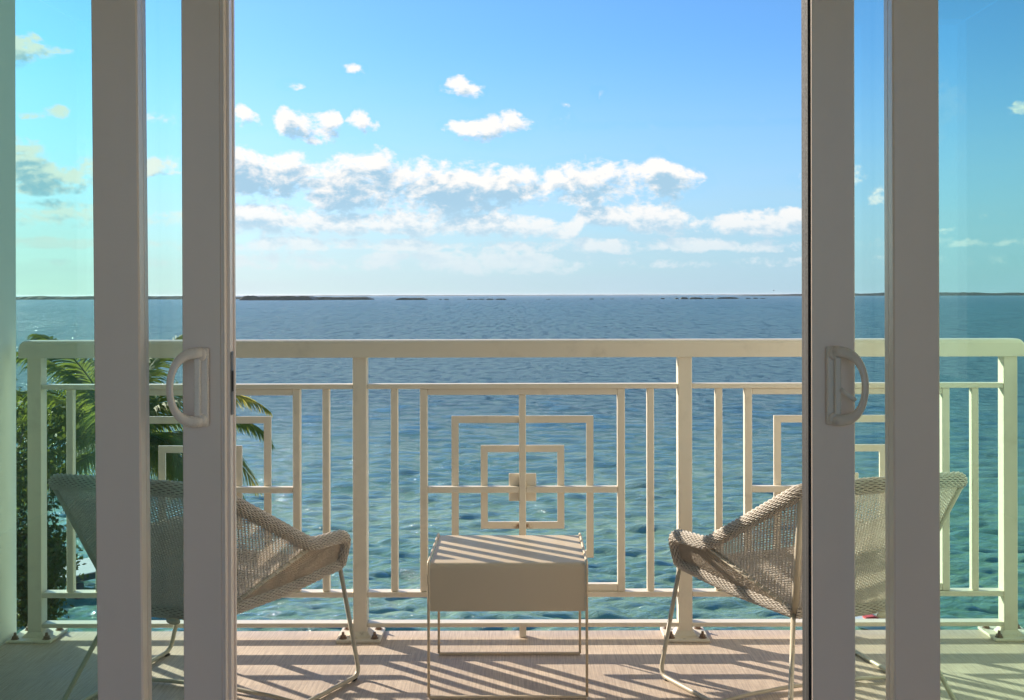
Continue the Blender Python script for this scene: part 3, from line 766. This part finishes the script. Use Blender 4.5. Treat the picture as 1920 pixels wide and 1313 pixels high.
def make_chair():
    ch = empty('woven_lounge_chair', (0, 0, 0), '', 'chair')
    F1, F2 = A3(.285, .250, .357), A3(-.285, .250, .357)
    BR, BL = A3(.184, -.250, .322), A3(-.184, -.250, .322)
    TR, TL = A3(.272, -.415, .700), A3(-.272, -.415, .700)
    NR, NL = A3(.300, .045, .462), A3(-.300, .045, .462)
    AR, AL = A3(.318, .235, .455), A3(-.318, .235, .455)
    # rims (edge rolls)
    def arc(a, b, off, n=12): return [a*(1-t)+b*t+np.array(off)*math.sin(math.pi*t) for t in np.linspace(0, 1, n)]
    rr = .0195
    rr = .0195
    up_arc = arc(TL, TR, (0, -.055, .012), 6)
    rim('edge_roll', fillet([F2, AL, NL, TL]+up_arc[1:-1]+[TR, NR, AR, F1], .042, 6), rr, ch)
    for s, T_, N_, A_, F_, B_ in ((1, TR, NR, AR, F1, BR), (-1, TL, NL, AL, F2, BL)):
        rim('seat_side_rim', [F_, (F_*.5+B_*.5)+A3(0, 0, -.010), B_], .0180, ch)
        wing_panel('wing_panel', T_, N_, B_, .0043, .0125, .00135, ch)
        quad_panel('arm_panel', N_, A_, F_, B_, .0040, .0095, .0019, A3(s*.004, 0, -.006), ch, wrad=.0018, amp=.0016, m=M_wickt)
        tube('corner_pole', [T_*.97+B_*.03, B_], .0100, M_wrap, ch, 10)
        tube('fold_pole', [N_*.97+B_*.03+A3(0, 0, -.006), B_], .0080, M_wrap, ch, 10)
        st = Strands()                                    # lacing that ties the panels to the fold pole
        for k in range(13):
            t = (k+.5)/13; c = N_*(1-t)+B_*t; dirv = (B_-N_)/np.linalg.norm(B_-N_)
            o1 = np.cross(dirv, A3(0, 0, 1)); o1 /= np.linalg.norm(o1); o2 = np.cross(dirv, o1)
            st.add([c+dirv*(q*.0010-.004)+(o1*math.cos(q*.9)+o2*math.sin(q*.9))*.0098 for q in range(8)], .0014, 4)
        st.build('lacing', M_wick, ch)
    rim('front_rim', arc(F2, F1, (0, .02, -.012)), rr, ch)
    rim('back_bottom_rim', arc(BL, BR, (0, -.030, -.004)), .0180, ch)
    quad_panel('back_panel', TL, TR, BR, BL, .0043, .0095, .00155, A3(0, -.004, 0), ch, wrad=.0019, amp=.0018, slant=.06, eo=(A3(0,-.055,.012), A3(0,-.030,-.004)))
    quad_panel('seat_panel', F2, F1, BR, BL, .0050, .011, .0023, A3(0, 0, -.02), ch, eo=(A3(0,.02,-.012), A3(0,-.030,-.004)))
    # tube base: two sled loops joined by a bowed cross tube
    for s in (1, -1):
        pts = [(s*.287, .250, .345), (s*.366, .235, .009), (s*.292, -.385, .009), (s*.186, -.246, .318)]
        tube('leg_loop', fillet(pts, .035, 6), .0072, M_tube, ch, 12)
        for (x, y) in ((.360, .205), (.299, -.340)):
            box('foot_glide', s*x-.010, s*x+.010, y-.012, y+.012, .0005, .006, M_rubber, ch, .002, 1)
        bm = bmesh.new(); bmesh.ops.create_uvsphere(bm, u_segments=16, v_segments=10, radius=1)
        for v in bm.verts: v.co = Vector((v.co.x*.024+s*.070, v.co.y*.007-.318, v.co.z*.010+.305))
        bm_obj('end_pad', bm, M_wrap, ch, True)
    tube('cross_tube', [(-.343, -.06, .011), (-.2, -.03, .012), (-.07, -.018, .012), (.07, -.018, .012), (.2, -.03, .012), (.343, -.06, .011)], .0065, M_tube, ch, 10)
    return ch
M_wrap = paint('wrapped_pole_band', (.50,.45,.35), .5, 300, .25, .06)
def copy_tree(o, parent=None):
    c = o.copy(); col.objects.link(c)
    if parent is not None: c.parent = parent
    for k in list(o.children): copy_tree(k, c)
    return c
chair = make_chair()
GR = 'woven lounge chairs either side of the table'
chair.location = (-.950, 3.48, 0); chair.rotation_euler = (0, 0, R(-20))
tag(chair, 'woven lounge chair left of the side table, half behind the left door stiles', 'chair', GR)
ch2 = copy_tree(chair)
ch2.location = (.866, 3.48, 0); ch2.rotation_euler = (0, 0, R(20))
tag(ch2, 'woven lounge chair right of the side table, half behind the right door stiles', 'chair', GR)

# ------------------------------------------------------------------ palm
def frond_mesh(L, arch, seed, twist=0.0):
    """rachis along +x rising then drooping, leaflets hanging from both sides"""
    r = random.Random(seed); vs, fs = [], []
    n = 22; P = []
    ang = arch[0]; p = Vector((0, 0, 0))
    for i in range(n+1):
        P.append(p.copy())
        t = i/n; a = ang + (arch[1]-arch[0])*t**1.25
        p = p+Vector((math.cos(a), 0, math.sin(a)))*(L/n)
    tv, tf = tube(None, P, [.018*(1-.85*i/n)+.002 for i in range(n+1)], None, sides=5)
    vs += [tuple(v) for v in tv]; fs += tf
    m = 104
    for side in (-1, 1):
        for k in range(m):
            t = .10+.90*(k+r.uniform(-.3, .3))/m; t = min(max(t, .08), .995)
            i = min(int(t*n), n-1); base = P[i].lerp(P[i+1], t*n-i)
            T = (P[i+1]-P[i]).normalized()
            ll = L*.30*(math.sin(math.pi*min(1, t*.82+.12))**.7)*(1.0-.35*t)*r.uniform(.85, 1.1)
            out = Vector((0, side, 0)); up = Vector((-T.z, 0, T.x))
            d = (out*.80+T*(.45+.55*t)+up*r.uniform(.05, .35)).normalized()
            w = .0095*r.uniform(.75, 1.2)
            q = base.copy(); ring = []
            ns = 5
            for j in range(ns+1):
                s = j/ns; ww = w*(1-s**2.2)*(.55+.9*min(1, s*3)) if s < 1 else .001
                wd = T*ww*.9+Vector((0, 0, ww*.35))
                ring.append((q-wd, q+wd))
                d = (d+Vector((0, 0, -1))*(.30+.12*r.random())*(.4+s)).normalized()
                q = q+d*(ll/ns)
            b = len(vs)
            for a_, b_ in ring: vs += [tuple(a_), tuple(b_)]
            for j in range(ns): fs.append((b+2*j, b+2*j+1, b+2*j+3, b+2*j+2))
    return np_mesh('frond', vs, fs, False)
DP = 14.5
def at(px, py, d): return Vector(((px-CX)/F*d, d, EYE-(py-HY)/F*d))
pc = at(226, 828, DP)
palm = empty('coconut_palm', (pc.x, pc.y, SEA+.4), 'coconut palm with drooping fronds behind the left end of the railing', 'tree')
hp = pc.z-(SEA+.4)
tube('trunk', [(0.5, .2, -.8), (.42, .15, 1.0), (.22, .08, 3.0), (.06, .02, hp-1.5), (0, 0, hp)], [.17,.14,.12,.105,.10], M_bark, palm, 12)
fr = [ # heading (deg, 0 = right, 90 = away), length, start elevation, end elevation, yellow
 (8,2.15,50,-42,1),(-18,2.25,14,-70,1),(-42,2.1,30,-70,0),(3,2.15,36,-52,0),(-12,2.2,22,-66,1),(-30,2.1,8,-80,0),(22,2.1,34,-50,0),(60,2.3,52,-35,0),(95,2.4,66,-18,0),(128,2.4,60,-28,0),
 (158,2.4,50,-42,0),(180,2.5,38,-52,0),(198,2.5,22,-66,0),(222,2.5,42,-50,0),(255,2.4,30,-65,0),(285,2.4,40,-50,0),(318,2.2,20,-72,0),
 (345,2.1,-6,-86,1),(170,2.3,2,-82,0),(205,2.2,-10,-86,0),(240,2.3,0,-85,0),(300,2.3,0,-86,0),(12,2.0,-12,-86,0),(90,2.4,10,-80,0),(135,2.3,0,-85,0),
 (150,2.15,74,8,0),(60,2.15,76,10,0),(190,2.3,66,-10,0),(100,2.3,70,-6,0),(215,2.3,54,-30,0)]
for i, (hd, L_, e0, e1, yel) in enumerate(fr):
    me = frond_mesh(L_, (R(e0), R(e1)), 900+i)
    o = obj('frond', me, M_palmy if yel else M_palm, palm)
    o.location = (0, 0, hp-.05*(i % 3)); o.rotation_euler = (R(random.uniform(-12, 12)), 0, R(hd))

# ------------------------------------------------------------------ broad-leaved tree at far left
def leafy_tree():
    base = at(-30, 940, 12.6)
    gz = SEA+.4
    tr = empty('broad_leaved_tree', (base.x-.2, base.y, gz), 'dark broad-leaved tree with hanging sprays at the far left beside the palm', 'tree')
    h = base.z-gz
    limbs = []
    tube('trunk', [(0, 0, -.6), (.05, 0, h*.4), (.0, 0, h*.85)], [.16, .12, .09], M_bark, tr, 9)
    r = random.Random(5); leaves_v, leaves_f = [], []; LV, LF = [], []
    clumps = []
    for k in range(26):
        a = r.uniform(0, 6.28); rad = r.uniform(.35, 1.15)
        tip = Vector((math.cos(a)*rad*1.0, math.sin(a)*rad*1.0, h+r.uniform(-1.2, 1.25)))
        if tip.x > .92: tip.x = .92
        st_ = Vector((.0, 0, h*.85+r.uniform(-1.6, .2)))
        mid = st_.lerp(tip, .5)+Vector((0, 0, .22))
        pts = [st_, mid, tip, tip+Vector((math.cos(a)*.15, math.sin(a)*.15, -.35))]
        tv, tf = tube(None, pts, [.035, .022, .012, .004], None, sides=5)
        b = len(LV); LV += [tuple(v) for v in tv]; LF += [tuple(i+b for i in f) for f in tf]
        for q in range(5): clumps.append((pts[2].lerp(pts[3], q/4), .26)); clumps.append((mid.lerp(tip, q/5), .30))
    for k in range(7):        # sprays hanging low at the right
        x = r.uniform(.35, .85); y = r.uniform(-.3, .4)
        for q in range(8): clumps.append((Vector((x+r.uniform(-.05, .05), y, h-.5-q*.12)), .13))
    me = np_mesh('limbs', LV, LF); obj('limbs', me, M_bark, tr)
    for c, rad in clumps:
        for j in range(66):
            p = c+Vector((r.gauss(0, rad*.55), r.gauss(0, rad*.55), r.gauss(-.02, rad*.5)))
            d = Vector((r.gauss(0, 1), r.gauss(0, 1), r.gauss(-.5, .6))).normalized(); l = r.uniform(.05, .09)
            s_ = d.cross(Vector((r.gauss(0, 1), r.gauss(0, 1), r.gauss(0, 1)))).normalized()*l*.30
            b = len(leaves_v)
            leaves_v += [tuple(p), tuple(p+d*l*.45+s_), tuple(p+d*l), tuple(p+d*l*.45-s_)]
            leaves_f.append((b, b+1, b+2, b+3))
    o = obj('crown', np_mesh('crown', leaves_v, leaves_f), M_leaf, tr); o['kind'] = 'stuff'
leafy_tree()
g = box('shore_ground', -14, -2.4, -2, 17, SEA-1, SEA+.35, M_land, bev=.3); g['kind'] = 'structure'

# ------------------------------------------------------------------ dock, marker post, small craft
def dock():
    zt = SEA+.62; hd = EYE-zt
    def g(px, py): d = hd*F/(py-HY); return Vector(((px-CX)/F*d, d))
    a, b = g(-60, 1118), g(318, 1040)            # near edge
    c, e = g(318, 1018), g(-60, 1080)            # far edge
    ctr = (a+b+c+e)/4
    r = empty('dock', (ctr.x, ctr.y, SEA), 'pale concrete dock over the water behind the left railing post', 'dock')
    v = []; 
    for z in (zt-.02, zt-.22):
        for q in (a, b, c, e): v.append((q.x-ctr.x, q.y-ctr.y, z-SEA))
    me = np_mesh('deck', v, [(0,1,2,3),(7,6,5,4),(0,4,5,1),(1,5,6,2),(2,6,7,3),(3,7,4,0)]); obj('deck', me, M_dock, r)
    # fender plank along the near edge
    n = Vector((b.y-a.y, -(b.x-a.x))).normalized()*.06
    v = []
    for z in (zt-.03, zt-.20):
        for q in (a+n, b+n, b+n*.1, a+n*.1): v.append((q.x-ctr.x, q.y-ctr.y, z-SEA))
    me = np_mesh('fender_plank', v, [(0,1,2,3),(7,6,5,4),(0,4,5,1),(1,5,6,2),(2,6,7,3),(3,7,4,0)]); obj('fender_plank', me, M_pile, r)
    for t in (.05, .28, .5, .73, .95):
        for (p, q, s) in ((a, b, -1), (e, c, 1)):
            w = p.lerp(q, t)-ctr; w = w+Vector((-n.x, -n.y))*s*2 if s < 0 else w
            tube('pile', [(w.x, w.y, -1.2), (w.x, w.y, .38)], .12, M_pile, r, 10)
dock()
mp = at(742, 673.5, H*F/(673.5-HY))
mk = empty('channel_marker', (mp.x, mp.y, SEA), 'thin dark marker post standing in the water just under the top rail', 'marker post')
tube('pile', [(0, 0, -1), (0, 0, .30)], .05, M_pile, mk, 8)
box('marker_cap', -.07, .07, -.07, .07, .30, .36, M_pile, mk, .01)

def craft():
    q = at(1640, 1178, H*F/(1178-HY))
    r = empty('small_watercraft', (q.x, q.y, SEA+.10), 'small red and white watercraft with a black top, low beyond the right railing', 'boat')
    r.rotation_euler = (0, 0, R(8))
    M_wh = paint('hull_white', (.75,.73,.70), .3, 30, .05, .1); M_rd = paint('hull_red', (.55,.07,.05), .3, 30, .05, .1); M_bk = paint('seat_black', (.015,.015,.016), .5, 60, .2, .05)
    def hull(name, secs, m):
        vs, fs = [], []
        for x, w, z0, z1 in secs: vs += [(x, -w, z1), (x, -w*.75, z0), (x, w*.75, z0), (x, w, z1)]
        for i in range(len(secs)-1):
            for k in range(4): fs.append((4*i+k, 4*i+(k+1) % 4, 4*i+4+(k+1) % 4, 4*i+4+k))
        fs += [(3,2,1,0), tuple(range(4*len(secs)-4, 4*len(secs)))]
        return obj(name, np_mesh(name, vs, fs), m, r)
    hull('hull', [(-.62,.02,.10,.16),(-.5,.12,-.05,.16),(-.2,.24,-.1,.14),(.4,.28,-.1,.14),(1.0,.27,-.1,.14)], M_wh)
    hull('deck_trim', [(-.30,.10,.145,.19),(-.12,.20,.145,.24),(.0,.2,.145,.2)], M_rd)
    hull('seat', [(.02,.05,.15,.20),(.10,.13,.15,.36),(.30,.14,.15,.40),(.55,.13,.15,.30),(.95,.12,.15,.30)], M_bk)
    tube('handlebar', [(.12,-.16,.42),(.10,0,.40),(.12,.16,.42)], .018, M_bk, r, 8)
craft()
b = at(1451, 546, 400)
bird = empty('seabird', (b.x, b.y, b.z), 'distant seabird flying low over the horizon near the right door', 'bird')
def bird_parts():
    bm = bmesh.new(); bmesh.ops.create_uvsphere(bm, u_segments=10, v_segments=8, radius=1)
    for v in bm.verts: v.co = Vector((v.co.x*.30*(1-.2*v.co.x), v.co.y*.07, v.co.z*.08))
    bm_obj('body', bm, M_pile, bird, True)
    for s in (1, -1):
        obj('wing', np_mesh('wing', [(.10,s*.05,.03),(-.10,s*.05,.03),(-.06,s*.35,.20),(.09,s*.35,.21),(-.10,s*.75,.12),(.10,s*.05,.01),(-.10,s*.05,.01),(-.06,s*.35,.18),(.09,s*.35,.19)],
            [(0,1,2,3),(3,2,4),(8,7,6,5),(4,7,8),(0,3,8,5),(1,6,7,2),(3,4,8),(2,7,4)]), M_pile, bird)
bird_parts()

# ------------------------------------------------------------------ sea haze
hzb = box('haze', -118000, 118000, -330, 39500, SEA-3, EYE+9, None)
m = bpy.data.materials.new('sea_haze'); m.use_nodes = True; t = NT(m.node_tree); t.n.clear()
out = t.node('ShaderNodeOutputMaterial'); pv = t.node('ShaderNodeVolumePrincipled')
t.put(pv.inputs['Color'], (.86, .93, .98)); pv.inputs['Density'].default_value = 3.2e-5; pv.inputs['Anisotropy'].default_value = .3
t.l.new(pv.outputs[0], out.inputs['Volume']); hzb.data.materials.append(m); hzb['kind'] = 'stuff'
